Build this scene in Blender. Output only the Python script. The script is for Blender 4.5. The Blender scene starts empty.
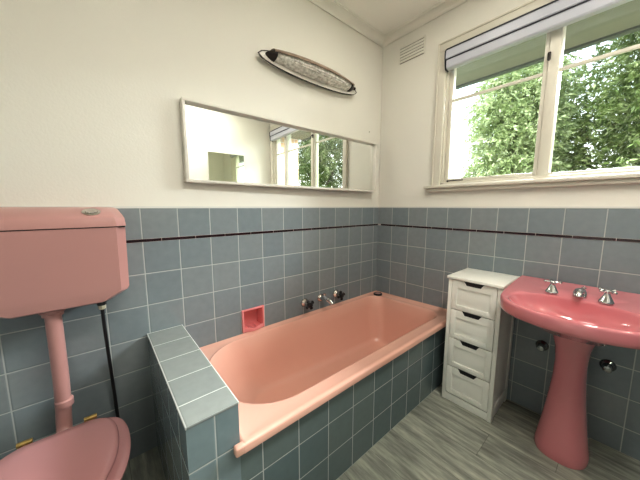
import bpy, bmesh, math, random
from mathutils import Vector, Matrix
random.seed(7)
R = math.radians
PI = math.pi
S = bpy.context.scene
COL = S.collection

# ------------------------------------------------------------------ materials
def mat(name, color=(.8, .8, .8), rough=.5, metal=0., spec=.5, coat=0., coat_rough=.05, ramp=None, bump=0., bscale=40., var=0., vscale=3.):
    m = bpy.data.materials.new(name); m.use_nodes = True
    nt = m.node_tree; b = nt.nodes['Principled BSDF']
    b.inputs['Base Color'].default_value = (*color, 1)
    b.inputs['Roughness'].default_value = rough
    b.inputs['Metallic'].default_value = metal
    b.inputs['Specular IOR Level'].default_value = spec
    b.inputs['Coat Weight'].default_value = coat
    b.inputs['Coat Roughness'].default_value = coat_rough
    tc = nt.nodes.new('ShaderNodeTexCoord')
    if True:
        n = nt.nodes.new('ShaderNodeTexNoise'); n.inputs['Scale'].default_value = vscale
        n.inputs['Detail'].default_value = 4
        nt.links.new(tc.outputs['Object'], n.inputs['Vector'])
        mx = nt.nodes.new('ShaderNodeMixRGB'); mx.blend_type = 'MULTIPLY'; mx.inputs[0].default_value = 1
        mx.inputs[1].default_value = (*color, 1)
        mr = nt.nodes.new('ShaderNodeMapRange')
        mr.inputs['From Min'].default_value = .3; mr.inputs['From Max'].default_value = .7
        mr.inputs['To Min'].default_value = 1 - max(var, .01); mr.inputs['To Max'].default_value = 1 + max(var, .01)
        nt.links.new(n.outputs['Fac'], mr.inputs['Value'])
        nt.links.new(mr.outputs[0], mx.inputs[2])
        nt.links.new(mx.outputs[0], b.inputs['Base Color'])
    if bump:
        n2 = nt.nodes.new('ShaderNodeTexNoise'); n2.inputs['Scale'].default_value = bscale
        nt.links.new(tc.outputs['Object'], n2.inputs['Vector'])
        bp = nt.nodes.new('ShaderNodeBump'); bp.inputs['Strength'].default_value = bump; bp.inputs['Distance'].default_value = .01
        nt.links.new(n2.outputs['Fac'], bp.inputs['Height'])
        nt.links.new(bp.outputs[0], b.inputs['Normal'])
    return m

def math_node(nt, op, a, b=None, c=None):
    n = nt.nodes.new('ShaderNodeMath'); n.operation = op
    for i, v in enumerate((a, b, c)):
        if v is None: continue
        if isinstance(v, (int, float)): n.inputs[i].default_value = v
        else: nt.links.new(v, n.inputs[i])
    return n.outputs[0]

def tile_mat(name, ox, oy, oz, T=.152, grout=.0042, base=(.275, .305, .315), alt=(.235, .275, .295), groutc=(.50, .52, .51), rough=.16, ztop=None):
    """square glazed tiles, laid on whichever way the face looks"""
    m = bpy.data.materials.new(name); m.use_nodes = True
    nt = m.node_tree; bs = nt.nodes['Principled BSDF']; L = nt.links
    tc = nt.nodes.new('ShaderNodeTexCoord'); geo = nt.nodes.new('ShaderNodeNewGeometry')
    sp = nt.nodes.new('ShaderNodeSeparateXYZ'); L.new(tc.outputs['Object'], sp.inputs[0])
    sn = nt.nodes.new('ShaderNodeSeparateXYZ'); L.new(geo.outputs['True Normal'], sn.inputs[0])
    anx = math_node(nt, 'ABSOLUTE', sn.outputs[0]); anz = math_node(nt, 'ABSOLUTE', sn.outputs[2])
    isx = math_node(nt, 'GREATER_THAN', anx, .7); isz = math_node(nt, 'GREATER_THAN', anz, .7)
    cx = math_node(nt, 'DIVIDE', math_node(nt, 'SUBTRACT', sp.outputs[0], ox), T)
    cy = math_node(nt, 'DIVIDE', math_node(nt, 'SUBTRACT', sp.outputs[1], oy), T)
    cz = math_node(nt, 'DIVIDE', math_node(nt, 'SUBTRACT', sp.outputs[2], oz), T)
    def pick(c, a, b):  # c ? a : b
        n = nt.nodes.new('ShaderNodeMix'); n.data_type = 'FLOAT'
        L.new(c, n.inputs[0]); L.new(b, n.inputs[2]); L.new(a, n.inputs[3]); return n.outputs[0]
    u = pick(isx, cy, cx); v = pick(isz, cy, cz)
    iu = math_node(nt, 'FLOOR', u); iv = math_node(nt, 'FLOOR', v)
    fu = math_node(nt, 'SUBTRACT', u, iu); fv = math_node(nt, 'SUBTRACT', v, iv)
    du = math_node(nt, 'MINIMUM', fu, math_node(nt, 'SUBTRACT', 1., fu))
    dv = math_node(nt, 'MINIMUM', fv, math_node(nt, 'SUBTRACT', 1., fv))
    d = math_node(nt, 'MINIMUM', du, dv)
    g = grout / T / 2
    mr = nt.nodes.new('ShaderNodeMapRange'); mr.interpolation_type = 'SMOOTHSTEP'
    mr.inputs['From Min'].default_value = g * .6; mr.inputs['From Max'].default_value = g * 1.25
    L.new(d, mr.inputs['Value']); mask = mr.outputs[0]
    edge = nt.nodes.new('ShaderNodeMapRange'); edge.interpolation_type = 'SMOOTHSTEP'
    edge.inputs['From Min'].default_value = g * .7; edge.inputs['From Max'].default_value = g * 3.2
    L.new(d, edge.inputs['Value'])
    cv = nt.nodes.new('ShaderNodeCombineXYZ'); L.new(iu, cv.inputs[0]); L.new(iv, cv.inputs[1]); L.new(isx, cv.inputs[2])
    wn = nt.nodes.new('ShaderNodeTexWhiteNoise'); L.new(cv.outputs[0], wn.inputs['Vector'])
    mix = nt.nodes.new('ShaderNodeMixRGB'); mix.inputs[1].default_value = (*base, 1); mix.inputs[2].default_value = (*alt, 1)
    L.new(wn.outputs['Value'], mix.inputs[0])
    no = nt.nodes.new('ShaderNodeTexNoise'); no.inputs['Scale'].default_value = 30; L.new(tc.outputs['Object'], no.inputs['Vector'])
    no.inputs['Detail'].default_value = 6
    mv = nt.nodes.new('ShaderNodeMapRange'); mv.inputs['To Min'].default_value = .90; mv.inputs['To Max'].default_value = 1.1
    L.new(no.outputs['Fac'], mv.inputs['Value'])
    ml = nt.nodes.new('ShaderNodeMixRGB'); ml.blend_type = 'MULTIPLY'; ml.inputs[0].default_value = 1
    L.new(mix.outputs[0], ml.inputs[1]); L.new(mv.outputs[0], ml.inputs[2])
    fin = nt.nodes.new('ShaderNodeMixRGB'); fin.inputs[1].default_value = (*groutc, 1)
    L.new(mask, fin.inputs[0]); L.new(ml.outputs[0], fin.inputs[2])
    L.new(fin.outputs[0], bs.inputs['Base Color'])
    rr = nt.nodes.new('ShaderNodeMapRange'); rr.inputs['To Min'].default_value = .8; rr.inputs['To Max'].default_value = rough
    L.new(mask, rr.inputs['Value']); L.new(rr.outputs[0], bs.inputs['Roughness'])
    # each tile leans a hair its own way, glaze is slightly wavy
    no2 = nt.nodes.new('ShaderNodeTexNoise'); no2.inputs['Scale'].default_value = 9; L.new(tc.outputs['Object'], no2.inputs['Vector'])
    tilt = math_node(nt, 'MULTIPLY', math_node(nt, 'MULTIPLY', math_node(nt, 'SUBTRACT', wn.outputs['Value'], .5), fu), .5)
    h = math_node(nt, 'ADD', edge.outputs[0], math_node(nt, 'ADD', math_node(nt, 'MULTIPLY', no2.outputs['Fac'], .5), tilt))
    bp = nt.nodes.new('ShaderNodeBump'); bp.inputs['Strength'].default_value = .5; bp.inputs['Distance'].default_value = .0014
    L.new(h, bp.inputs['Height']); L.new(bp.outputs[0], bs.inputs['Normal'])
    return m

def wood_floor_mat():
    m = bpy.data.materials.new('grey_wood_vinyl'); m.use_nodes = True
    nt = m.node_tree; bs = nt.nodes['Principled BSDF']; L = nt.links
    tc = nt.nodes.new('ShaderNodeTexCoord'); sp = nt.nodes.new('ShaderNodeSeparateXYZ'); L.new(tc.outputs['Object'], sp.inputs[0])
    W, LEN = .185, 1.22
    u = math_node(nt, 'DIVIDE', math_node(nt, 'ADD', sp.outputs[0], .38), W); iu = math_node(nt, 'FLOOR', u); fu = math_node(nt, 'SUBTRACT', u, iu)
    wn = nt.nodes.new('ShaderNodeTexWhiteNoise'); wn.noise_dimensions = '1D'; L.new(iu, wn.inputs['W'])
    v = math_node(nt, 'ADD', math_node(nt, 'DIVIDE', sp.outputs[1], LEN), math_node(nt, 'MULTIPLY', wn.outputs['Value'], 5.3)); iv = math_node(nt, 'FLOOR', v); fv = math_node(nt, 'SUBTRACT', v, iv)
    cv = nt.nodes.new('ShaderNodeCombineXYZ'); L.new(iu, cv.inputs[0]); L.new(iv, cv.inputs[1])
    wn2 = nt.nodes.new('ShaderNodeTexWhiteNoise'); L.new(cv.outputs[0], wn2.inputs['Vector'])
    def streak(sx, sy, seed, detail=6):
        c = nt.nodes.new('ShaderNodeCombineXYZ')
        L.new(math_node(nt, 'MULTIPLY', sp.outputs[0], sx), c.inputs[0]); L.new(math_node(nt, 'MULTIPLY', sp.outputs[1], sy), c.inputs[1])
        L.new(math_node(nt, 'MULTIPLY_ADD', wn2.outputs['Value'], 40., seed), c.inputs[2])
        n = nt.nodes.new('ShaderNodeTexNoise'); n.inputs['Scale'].default_value = 1; n.inputs['Detail'].default_value = detail; n.inputs['Roughness'].default_value = .65
        L.new(c.outputs[0], n.inputs['Vector']); return n.outputs['Fac']
    a = streak(34, 4.2, 0.); b = streak(11, 2.4, 11., 4)
    f = math_node(nt, 'ADD', math_node(nt, 'MULTIPLY', a, .65), math_node(nt, 'MULTIPLY', b, .35))
    f = math_node(nt, 'ADD', f, math_node(nt, 'MULTIPLY', math_node(nt, 'SUBTRACT', wn2.outputs['Value'], .5), .10))
    cr = nt.nodes.new('ShaderNodeValToRGB'); L.new(f, cr.inputs[0])
    e = cr.color_ramp.elements
    e[0].position = .30; e[0].color = (.12, .125, .105, 1); e[1].position = .64; e[1].color = (.60, .60, .52, 1)
    k = e.new(.46); k.color = (.30, .31, .265, 1); k = e.new(.54); k.color = (.42, .43, .36, 1)
    du = math_node(nt, 'MINIMUM', fu, math_node(nt, 'SUBTRACT', 1., fu)); dv = math_node(nt, 'MINIMUM', fv, math_node(nt, 'SUBTRACT', 1., fv))
    g = math_node(nt, 'MULTIPLY', math_node(nt, 'GREATER_THAN', du, .006), math_node(nt, 'GREATER_THAN', dv, .001))
    g = math_node(nt, 'MULTIPLY_ADD', g, .45, .55)
    ml = nt.nodes.new('ShaderNodeMixRGB'); ml.blend_type = 'MULTIPLY'; ml.inputs[0].default_value = 1
    L.new(cr.outputs[0], ml.inputs[1]); L.new(g, ml.inputs[2]); L.new(ml.outputs[0], bs.inputs['Base Color'])
    bs.inputs['Roughness'].default_value = .42
    bp = nt.nodes.new('ShaderNodeBump'); bp.inputs['Strength'].default_value = .25; bp.inputs['Distance'].default_value = .002
    L.new(a, bp.inputs['Height']); L.new(bp.outputs[0], bs.inputs['Normal'])
    return m

def brick_mat():
    m = bpy.data.materials.new('cream_brick'); m.use_nodes = True
    nt = m.node_tree; bs = nt.nodes['Principled BSDF']; L = nt.links
    tc = nt.nodes.new('ShaderNodeTexCoord'); sp = nt.nodes.new('ShaderNodeSeparateXYZ'); L.new(tc.outputs['Object'], sp.inputs[0])
    c = nt.nodes.new('ShaderNodeCombineXYZ'); L.new(math_node(nt, 'ADD', sp.outputs[0], sp.outputs[1]), c.inputs[0]); L.new(sp.outputs[2], c.inputs[1])
    b = nt.nodes.new('ShaderNodeTexBrick'); L.new(c.outputs[0], b.inputs['Vector'])
    b.inputs['Scale'].default_value = 1; b.inputs['Brick Width'].default_value = .24; b.inputs['Row Height'].default_value = .086
    b.inputs['Mortar Size'].default_value = .006
    b.inputs['Color1'].default_value = (.62, .40, .27, 1); b.inputs['Color2'].default_value = (.70, .50, .36, 1); b.inputs['Mortar'].default_value = (.7, .66, .6, 1)
    L.new(b.outputs[0], bs.inputs['Base Color']); bs.inputs['Roughness'].default_value = .9
    return m

def leaf_mat(name, dark, mid, light):
    m = bpy.data.materials.new(name); m.use_nodes = True
    nt = m.node_tree; bs = nt.nodes['Principled BSDF']; L = nt.links
    tc = nt.nodes.new('ShaderNodeTexCoord')
    n = nt.nodes.new('ShaderNodeTexNoise'); n.inputs['Scale'].default_value = 5; n.inputs['Detail'].default_value = 8; n.inputs['Roughness'].default_value = .8
    L.new(tc.outputs['Object'], n.inputs['Vector'])
    cr = nt.nodes.new('ShaderNodeValToRGB'); L.new(n.outputs['Fac'], cr.inputs[0]); e = cr.color_ramp.elements
    e[0].position = .36; e[0].color = (*dark, 1); e[1].position = .66; e[1].color = (*light, 1); k = e.new(.5); k.color = (*mid, 1)
    L.new(cr.outputs[0], bs.inputs['Base Color']); bs.inputs['Roughness'].default_value = .42
    tr = nt.nodes.new('ShaderNodeBsdfTranslucent'); L.new(cr.outputs[0], tr.inputs[0])
    mx = nt.nodes.new('ShaderNodeMixShader'); mx.inputs[0].default_value = .35
    L.new(bs.outputs[0], mx.inputs[1]); L.new(tr.outputs[0], mx.inputs[2]); L.new(mx.outputs[0], nt.nodes['Material Output'].inputs[0])
    return m

def glass_mat(name, color=(1, 1, 1), rough=0., thin=True):
    m = bpy.data.materials.new(name); m.use_nodes = True
    nt = m.node_tree; nt.nodes.remove(nt.nodes['Principled BSDF']); L = nt.links
    t = nt.nodes.new('ShaderNodeBsdfTransparent'); t.inputs[0].default_value = (*color, 1)
    g = nt.nodes.new('ShaderNodeBsdfGlossy'); g.inputs['Roughness'].default_value = rough
    lw = nt.nodes.new('ShaderNodeLayerWeight'); lw.inputs[0].default_value = .5
    fac = math_node(nt, 'MULTIPLY_ADD', math_node(nt, 'POWER', lw.outputs['Facing'], 5.), .6, .035)
    mx = nt.nodes.new('ShaderNodeMixShader'); L.new(fac, mx.inputs[0]); L.new(t.outputs[0], mx.inputs[1]); L.new(g.outputs[0], mx.inputs[2])
    L.new(mx.outputs[0], nt.nodes['Material Output'].inputs[0])
    return m

M = {}
M['plaster'] = mat('cream_painted_plaster', (.80, .78, .715), .55, bump=.06, bscale=120, var=.012, vscale=1.5)
M['ceiling'] = mat('ceiling_paint', (.88, .86, .80), .7, var=.01)
M['cornice'] = mat('cornice_paint', (.80, .78, .71), .6, var=.01)
M['wood_paint'] = mat('cream_gloss_paint', (.69, .655, .57), .35, bump=.04, bscale=60, var=.03, vscale=6)
M['tile_A'] = tile_mat('blue_grey_wall_tile', -.0606, -.1446, .891)
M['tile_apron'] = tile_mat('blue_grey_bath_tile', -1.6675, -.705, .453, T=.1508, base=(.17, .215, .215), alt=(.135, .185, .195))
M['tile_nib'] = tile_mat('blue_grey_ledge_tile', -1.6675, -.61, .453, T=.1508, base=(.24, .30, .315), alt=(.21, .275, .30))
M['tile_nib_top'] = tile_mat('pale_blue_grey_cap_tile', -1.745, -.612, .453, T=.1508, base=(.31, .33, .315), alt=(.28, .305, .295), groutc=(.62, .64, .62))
M['caulk'] = mat('white_tile_edge', (.72, .72, .68), .5)
M['strip'] = mat('maroon_strip_tile', (.032, .008, .012), .15, coat=.5, var=.1)
M['grout'] = mat('pale_grout', (.5, .46, .44), .8)
M['floor'] = wood_floor_mat()
M['pink_bath'] = mat('salmon_pink_enamel', (.77, .455, .365), .2, coat=.2, var=.012, vscale=2)
M['pink_cist'] = mat('dusty_pink_plastic', (.52, .29, .27), .28, coat=.2, var=.015, vscale=3)
M['pink_seat'] = mat('rose_pink_plastic', (.54, .285, .285), .22, coat=.4, var=.01, vscale=3)
M['pink_basin'] = mat('rose_pink_china', (.68, .25, .275), .10, coat=.8, var=.02, vscale=5)
M['pink_soap'] = mat('hot_pink_ceramic', (.86, .33, .33), .15, coat=.5, var=.02)
M['white'] = mat('white_satin_paint', (.90, .89, .83), .35, var=.01)
M['frame'] = mat('white_frame', (.76, .735, .67), .35, var=.01)
M['chrome'] = mat('chrome', (.75, .75, .76), .09, 1.)
M['old_chrome'] = mat('worn_chrome', (.62, .58, .55), .18, 1., var=.15, vscale=60)
M['dark_chrome'] = mat('smoky_chrome', (.30, .31, .31), .16, 1.)
M['black'] = mat('black_plastic', (.012, .012, .014), .3)
M['dark'] = mat('dark_bronze', (.03, .024, .02), .35, .4)
M['brown'] = mat('brown_metal_band', (.34, .26, .20), .4, .2, var=.2, vscale=25)
M['brass'] = mat('tarnished_brass', (.55, .40, .16), .3, .8, var=.15, vscale=50)
M['nozzle'] = mat('cream_nut', (.62, .58, .45), .4)
M['blind'] = mat('cool_white_blind', (.54, .55, .61), .4, var=.01)
M['blind_gap'] = mat('charcoal_seal', (.03, .032, .04), .5)
M['mirror'] = mat('mirror_silver', (.90, .915, .885), .012, 1.)
M['mirror2'] = mat('mirror_tinted', (.70, .75, .62), .05, 1.)
M['glass'] = glass_mat('window_glass', (.97, .985, .975))
M['slot'] = mat('vent_shadow', (.30, .28, .24), .9)
M['hose_m'] = mat('black_rubber_hose', (.015, .015, .017), .35)
M['eave'] = mat('eave_lining', (.20, .19, .16), .8, var=.03)
M['gutter'] = mat('dark_gutter', (.10, .11, .10), .6)
M['brick'] = brick_mat()
M['ground'] = mat('lawn_ground', (.20, .26, .10), .95, var=.3, vscale=4)
M['bark'] = mat('bark', (.09, .07, .05), .9, bump=.5, bscale=20, var=.3, vscale=10)
M['leaf_a'] = leaf_mat('green_leaf_a', (.03, .055, .012), (.13, .19, .05), (.60, .66, .38))
M['leaf_b'] = leaf_mat('green_leaf_b', (.16, .22, .08), (.40, .48, .24), (.80, .84, .62))
M['leaf_c'] = leaf_mat('green_leaf_c', (.05, .085, .025), (.18, .25, .08), (.48, .55, .26))
def shade_mat():
    m = bpy.data.materials.new('ribbed_frosted_glass'); m.use_nodes = True
    nt = m.node_tree; b = nt.nodes['Principled BSDF']; L = nt.links
    b.inputs['Roughness'].default_value = .18; b.inputs['Transmission Weight'].default_value = .08; b.inputs['IOR'].default_value = 1.3
    tc = nt.nodes.new('ShaderNodeTexCoord'); n = nt.nodes.new('ShaderNodeTexNoise'); n.inputs['Scale'].default_value = 55; n.inputs['Detail'].default_value = 4
    L.new(tc.outputs['Object'], n.inputs['Vector']); cr = nt.nodes.new('ShaderNodeValToRGB'); L.new(n.outputs['Fac'], cr.inputs[0])
    cr.color_ramp.elements[0].position = .3; cr.color_ramp.elements[0].color = (.50, .48, .43, 1)
    cr.color_ramp.elements[1].position = .6; cr.color_ramp.elements[1].color = (.88, .86, .80, 1)
    L.new(cr.outputs[0], b.inputs['Base Color'])
    bp = nt.nodes.new('ShaderNodeBump'); bp.inputs['Strength'].default_value = .4; bp.inputs['Distance'].default_value = .003
    L.new(n.outputs['Fac'], bp.inputs['Height']); L.new(bp.outputs[0], b.inputs['Normal'])
    return m
M['shade'] = shade_mat()

# ------------------------------------------------------------------ mesh helpers
class MB:
    def __init__(s): s.bm = bmesh.new(); s.mi = 0
    def _set(s, faces):
        for f in faces: f.material_index = s.mi
    def box(s, x0, x1, y0, y1, z0, z1, bev=0., seg=2):
        t = bmesh.new()
        bmesh.ops.create_cube(t, size=1)
        sx, sy, sz = abs(x1 - x0), abs(y1 - y0), abs(z1 - z0)
        for v in t.verts:
            v.co = Vector(((x0 + x1) / 2 + v.co.x * sx, (y0 + y1) / 2 + v.co.y * sy, (z0 + z1) / 2 + v.co.z * sz))
        if bev: bmesh.ops.bevel(t, geom=list(t.edges), offset=min(bev, .49 * min(sx, sy, sz)), segments=seg, affect='EDGES', profile=.5)
        return s.merge(t)
    def merge(s, t, mtx=None):
        mp = {}
        for v in t.verts: mp[v] = s.bm.verts.new(mtx @ v.co if mtx else v.co)
        for f in t.faces:
            try:
                g = s.bm.faces.new([mp[v] for v in f.verts]); g.material_index = s.mi
            except ValueError: pass
        t.free(); return s
    def loft(s, rings, closed=True, cap0=False, cap1=False):
        rs = [[s.bm.verts.new(Vector(p)) for p in r] for r in rings]
        n = len(rs[0])
        for a, b in zip(rs, rs[1:]):
            for i in range(n if closed else n - 1):
                j = (i + 1) % n
                s._set([s.bm.faces.new((a[i], a[j], b[j], b[i]))])
        if cap0: s._set([s.bm.faces.new(list(reversed(rs[0])))])
        if cap1: s._set([s.bm.faces.new(rs[-1])])
        return s
    def lathe(s, prof, origin, axis=(0, 0, 1), seg=24, cap=True):
        """prof: (radius, distance along axis)"""
        q = Vector((0, 0, 1)).rotation_difference(Vector(axis).normalized())
        o = Vector(origin)
        rings = [[o + q @ Vector((r * math.cos(2 * PI * i / seg), r * math.sin(2 * PI * i / seg), h)) for i in range(seg)] for r, h in prof]
        return s.loft(rings, True, cap, cap)
    def tube(s, pts, r, seg=12, cap=True):
        P = [Vector(p) for p in pts]; rings = []
        rad = r if isinstance(r, (list, tuple)) else [r] * len(P)
        up = None
        for i, p in enumerate(P):
            t = (P[min(i + 1, len(P) - 1)] - P[max(i - 1, 0)]).normalized()
            if up is None:
                up = t.orthogonal().normalized()
            else:
                up = (up - t * up.dot(t)).normalized()
            sd = t.cross(up)
            rings.append([p + (up * math.cos(2 * PI * k / seg) + sd * math.sin(2 * PI * k / seg)) * rad[i] for k in range(seg)])
        return s.loft(rings, True, cap, cap)
    def prism(s, poly, fn, d0, d1, bev=0):
        """poly list of 2-D points, fn(a, b, d) gives the 3-D point"""
        t = bmesh.new()
        a = [t.verts.new(fn(p[0], p[1], d0)) for p in poly]; b = [t.verts.new(fn(p[0], p[1], d1)) for p in poly]
        n = len(poly)
        t.faces.new(a); t.faces.new(list(reversed(b)))
        for i in range(n): t.faces.new((a[i], b[i], b[(i + 1) % n], a[(i + 1) % n]))
        bmesh.ops.recalc_face_normals(t, faces=t.faces)
        if bev: bmesh.ops.bevel(t, geom=list(t.edges), offset=bev, segments=2, affect='EDGES', profile=.5)
        return s.merge(t)
    def build(s, name, m, parent=None, smooth=True, angle=38, recalc=True, world=False):
        if recalc: bmesh.ops.recalc_face_normals(s.bm, faces=s.bm.faces)
        me = bpy.data.meshes.new(name); s.bm.to_mesh(me); s.bm.free()
        for k in (m if isinstance(m, (list, tuple)) else [m]): me.materials.append(k)
        if smooth:
            for p in me.polygons: p.use_smooth = True
            me.set_sharp_from_angle(angle=R(angle))
        o = bpy.data.objects.new(name, me); COL.objects.link(o)
        if parent:
            o.parent = parent
            o.matrix_parent_inverse = Matrix.Translation(parent.location).inverted() if not parent.parent else (Matrix.Translation(Vector((0, 0, 0))))
        return o

def tag(o, label, cat, group=None):
    o['label'] = label; o['category'] = cat
    if group: o['group'] = group
    return o
def struct(o): o['kind'] = 'structure'; return o
def thing(name, label, cat, loc, group=None):
    o = bpy.data.objects.new(name, None); o.empty_display_size = .05; o.location = loc; COL.objects.link(o)
    return tag(o, label, cat, group)
def catmull(P, n=6, closed=False):
    out = []; N = len(P)
    for i in range(N if closed else N - 1):
        g = lambda k: Vector(P[k % N]) if closed else Vector(P[max(0, min(N - 1, k))])
        p0, p1, p2, p3 = g(i - 1), g(i), g(i + 1), g(i + 2)
        for j in range(n):
            t = j / n
            out.append(.5 * ((2 * p1) + (p2 - p0) * t + (2 * p0 - 5 * p1 + 4 * p2 - p3) * t * t + (3 * p1 - p0 - 3 * p2 + p3) * t ** 3))
    if not closed: out.append(Vector(P[-1]))
    return out

# ------------------------------------------------------------------ room shell (z = 0 floor, back wall y = 0, window wall x = 0)
ZC = 2.527          # ceiling
XL, YF = -2.62, -2.06
b = MB(); b.box(XL - .1, .1, YF - .1, .1, -.08, 0); struct(b.build('floor', M['floor'], smooth=False))
b = MB(); b.box(XL - .1, .12, YF - .1, .1, ZC, ZC + .1); struct(b.build('ceiling', M['ceiling'], smooth=False))

# back wall with the hole of the soap niche
SX0, SX1, SZ0, SZ1 = -1.275, -1.128, .4495, .592
b = MB(); b.mi = 0
for x0, x1, z0, z1 in ((XL - .1, SX0, 0, 1.2), (SX1, .1, 0, 1.2), (SX0, SX1, 0, SZ0), (SX0, SX1, SZ1, 1.2)):
    b.box(x0, x1, 0, .12, z0, z1)
b.mi = 1; b.box(XL - .1, .1, .003, .12, 1.2, ZC)
b.mi = 2; b.box(XL, 0, -.0015, .01, 1.1955, 1.204)
struct(b.build('wall_back', [M['tile_A'], M['plaster'], M['caulk']], smooth=False))
# window wall
WY0, WY1, WZ0, WZ1 = -1.98, -.53, 1.352, 2.235
b = MB(); b.mi = 0; b.box(0, .12, YF - .1, 0, 0, 1.2)
b.mi = 1
for y0, y1, z0, z1 in ((YF - .1, 0, 1.2, WZ0), (YF - .1, 0, WZ1, ZC), (YF - .1, WY0, WZ0, WZ1), (WY1, 0, WZ0, WZ1)):
    b.box(.003, .12, y0, y1, z0, z1)
b.mi = 2; b.box(-.0015, .01, YF, 0, 1.1955, 1.204)
struct(b.build('wall_right', [M['tile_A'], M['plaster'], M['caulk']], smooth=False))
b = MB(); b.mi = 0; b.box(XL - .1, XL, YF - .1, 0, 0, 1.2); b.mi = 1; b.box(XL - .1, XL - .003, YF - .1, 0, 1.2, ZC)
struct(b.build('wall_left', [M['tile_A'], M['plaster']], smooth=False))
b = MB(); b.mi = 0; b.box(XL, 0, YF - .1, YF, 0, 1.2); b.mi = 1; b.box(XL, 0, YF - .1, YF - .003, 1.2, ZC)
struct(b.build('wall_front', [M['tile_A'], M['plaster']], smooth=False))

# maroon strip tiles, each 152 mm long, half-bond to the field tiles
def strip(axis, off, length, n):
    b = MB(); b.mi = 1
    if axis == 'x': b.box(-length, 0, -.0012, .002, 1.0405, 1.0545)
    else: b.box(-.0012, .002, -length, 0, 1.0405, 1.0545)
    b.mi = 0
    for k in range(-1, n):
        a0 = max(0, off + .152 * k + .0014); a1 = min(length, off + .152 * (k + 1) - .0014)
        if a1 <= a0: continue
        if axis == 'x': b.box(-a1, -a0, -.0035, .002, 1.0415, 1.0535, .001, 1)
        else: b.box(-.0035, .002, -a1, -a0, 1.0415, 1.0535, .001, 1)
    return b
struct(strip('x', .0606 + .076, 2.62, 17).build('trim_1', [M['strip'], M['grout']], smooth=False))
struct(strip('y', .1446 + .040, 2.06, 13).build('trim_2', [M['strip'], M['grout']], smooth=False))

# plaster cornice: a coved profile swept round the ceiling line (mitred corners)
prof = [(0, -.046), (.006, -.046), (.007, -.040)]
for k in range(9):
    a = k / 8 * PI / 2
    prof.append((.050 - .043 * math.cos(a), -.038 + .026 * math.sin(a)))
prof += [(.056, -.011), (.057, -.006), (.064, -.005), (.064, 0)]
def cornice(name, p0, p1, inw):
    rings = []
    for P, sgn in ((Vector(p0), 1), (Vector(p1), -1)):
        d = (Vector(p1) - Vector(p0)).normalized() * sgn
        rings.append([P + Vector(inw) * q[0] + d * q[0] + Vector((0, 0, q[1])) for q in prof] + [P + Vector((0, 0, .0))])
    b = MB(); b.loft(rings, True); struct(b.build(name, M['cornice'], angle=30))
cornice('trim_3', (XL, 0, ZC), (0, 0, ZC), (0, -1, 0))
cornice('trim_4', (0, 0, ZC), (0, YF, ZC), (-1, 0, 0))
cornice('trim_5', (0, YF, ZC), (XL, YF, ZC), (0, 1, 0))
cornice('trim_6', (XL, YF, ZC), (XL, 0, ZC), (1, 0, 0))

# door in the left wall, out of the photograph's view
b = MB(); b.box(XL, XL + .03, -1.75, -.95, 0, 2.04, .003)
door = struct(b.build('door_1', M['frame']))
b = MB()
for y0, y1, z0, z1 in ((-1.82, -1.75, 0, 2.11), (-.95, -.88, 0, 2.11), (-1.75, -.95, 2.04, 2.11)):
    b.box(XL, XL + .045, y0, y1, z0, z1, .006)
b.build('door_frame', M['wood_paint'], door)
b = MB(); b.lathe([(.026, 0), (.026, .006), (.011, .01), (.010, .035), (.022, .045), (.026, .058), (.018, .068), (0.001, .07)], (XL + .03, -1.68, 1.0), (1, 0, 0))
b.build('door_handle', M['brass'], door)

# ------------------------------------------------------------------ half wall and bath apron (tiled)
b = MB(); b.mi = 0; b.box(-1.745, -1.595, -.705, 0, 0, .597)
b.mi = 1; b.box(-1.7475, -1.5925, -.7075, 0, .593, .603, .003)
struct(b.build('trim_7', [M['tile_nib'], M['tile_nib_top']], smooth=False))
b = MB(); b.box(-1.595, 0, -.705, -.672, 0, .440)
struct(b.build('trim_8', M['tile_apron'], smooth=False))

# ------------------------------------------------------------------ bathtub
def rring(x0, x1, y0, y1, rl, rr, z, n=10, m=8, zf=None):
    """rounded rectangle; rl radius at the x0 end, rr at the x1 end; same point count always"""
    pts = []
    corners = [((x1 - rr, y1 - rr), rr, 0), ((x0 + rl, y1 - rl), rl, 90), ((x0 + rl, y0 + rl), rl, 180), ((x1 - rr, y0 + rr), rr, 270)]
    arcs = [[Vector((c[0] + r * math.cos(R(a + 90 * k / n)), c[1] + r * math.sin(R(a + 90 * k / n)), z)) for k in range(n + 1)] for c, r, a in corners]
    for i in range(4):
        A = arcs[i]; B = arcs[(i + 1) % 4]
        pts += A
        for k in range(1, m): pts.append(A[-1].lerp(B[0], k / m))
    if zf:
        for p in pts: p.z += zf(p.x, p.y)
    return pts
tilt = lambda x, y: -.011 + .021 * min(1, max(0, -y / .7))
tub = thing('bathtub', 'long salmon pink built-in bath set into blue-grey tiles', 'bathtub', (-.8, -.35, .0))
X0, X1, Y0, Y1 = -1.5945, -.001, -.734, -.001
ri = []
ri.append(rring(X0 + .01, X1 - .01, -.675, Y1 - .01, .01, .01, .40))
ri.append(rring(X0, X1, Y0 + .010, Y1, .004, .004, .427, zf=tilt))
ri.append(rring(X0, X1, Y0, Y1, .004, .004, .431, zf=tilt))
ri.append(rring(X0, X1, Y0, Y1, .004, .004, .452, zf=tilt))
ri.append(rring(X0 + .003, X1, Y0 + .004, Y1, .006, .004, .458, zf=tilt))
ri.append(rring(X0 + .009, X1 - .003, Y0 + .012, Y1 - .003, .01, .006, .4600, zf=tilt))
ri.append(rring(X0 + .015, X1 - .008, Y0 + .024, Y1 - .008, .02, .01, .4585, zf=tilt))
ri.append(rring(X0 + .020, X1 - .012, Y0 + .034, Y1 - .012, .02, .01, .4535, zf=tilt))
ri.append(rring(-1.562, -.075, -.652, -.040, .24, .12, .451, zf=tilt))
ri.append(rring(-1.556, -.081, -.646, -.046, .24, .12, .4505, zf=tilt))
ri.append(rring(-1.550, -.087, -.640, -.052, .235, .115, .447))
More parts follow.
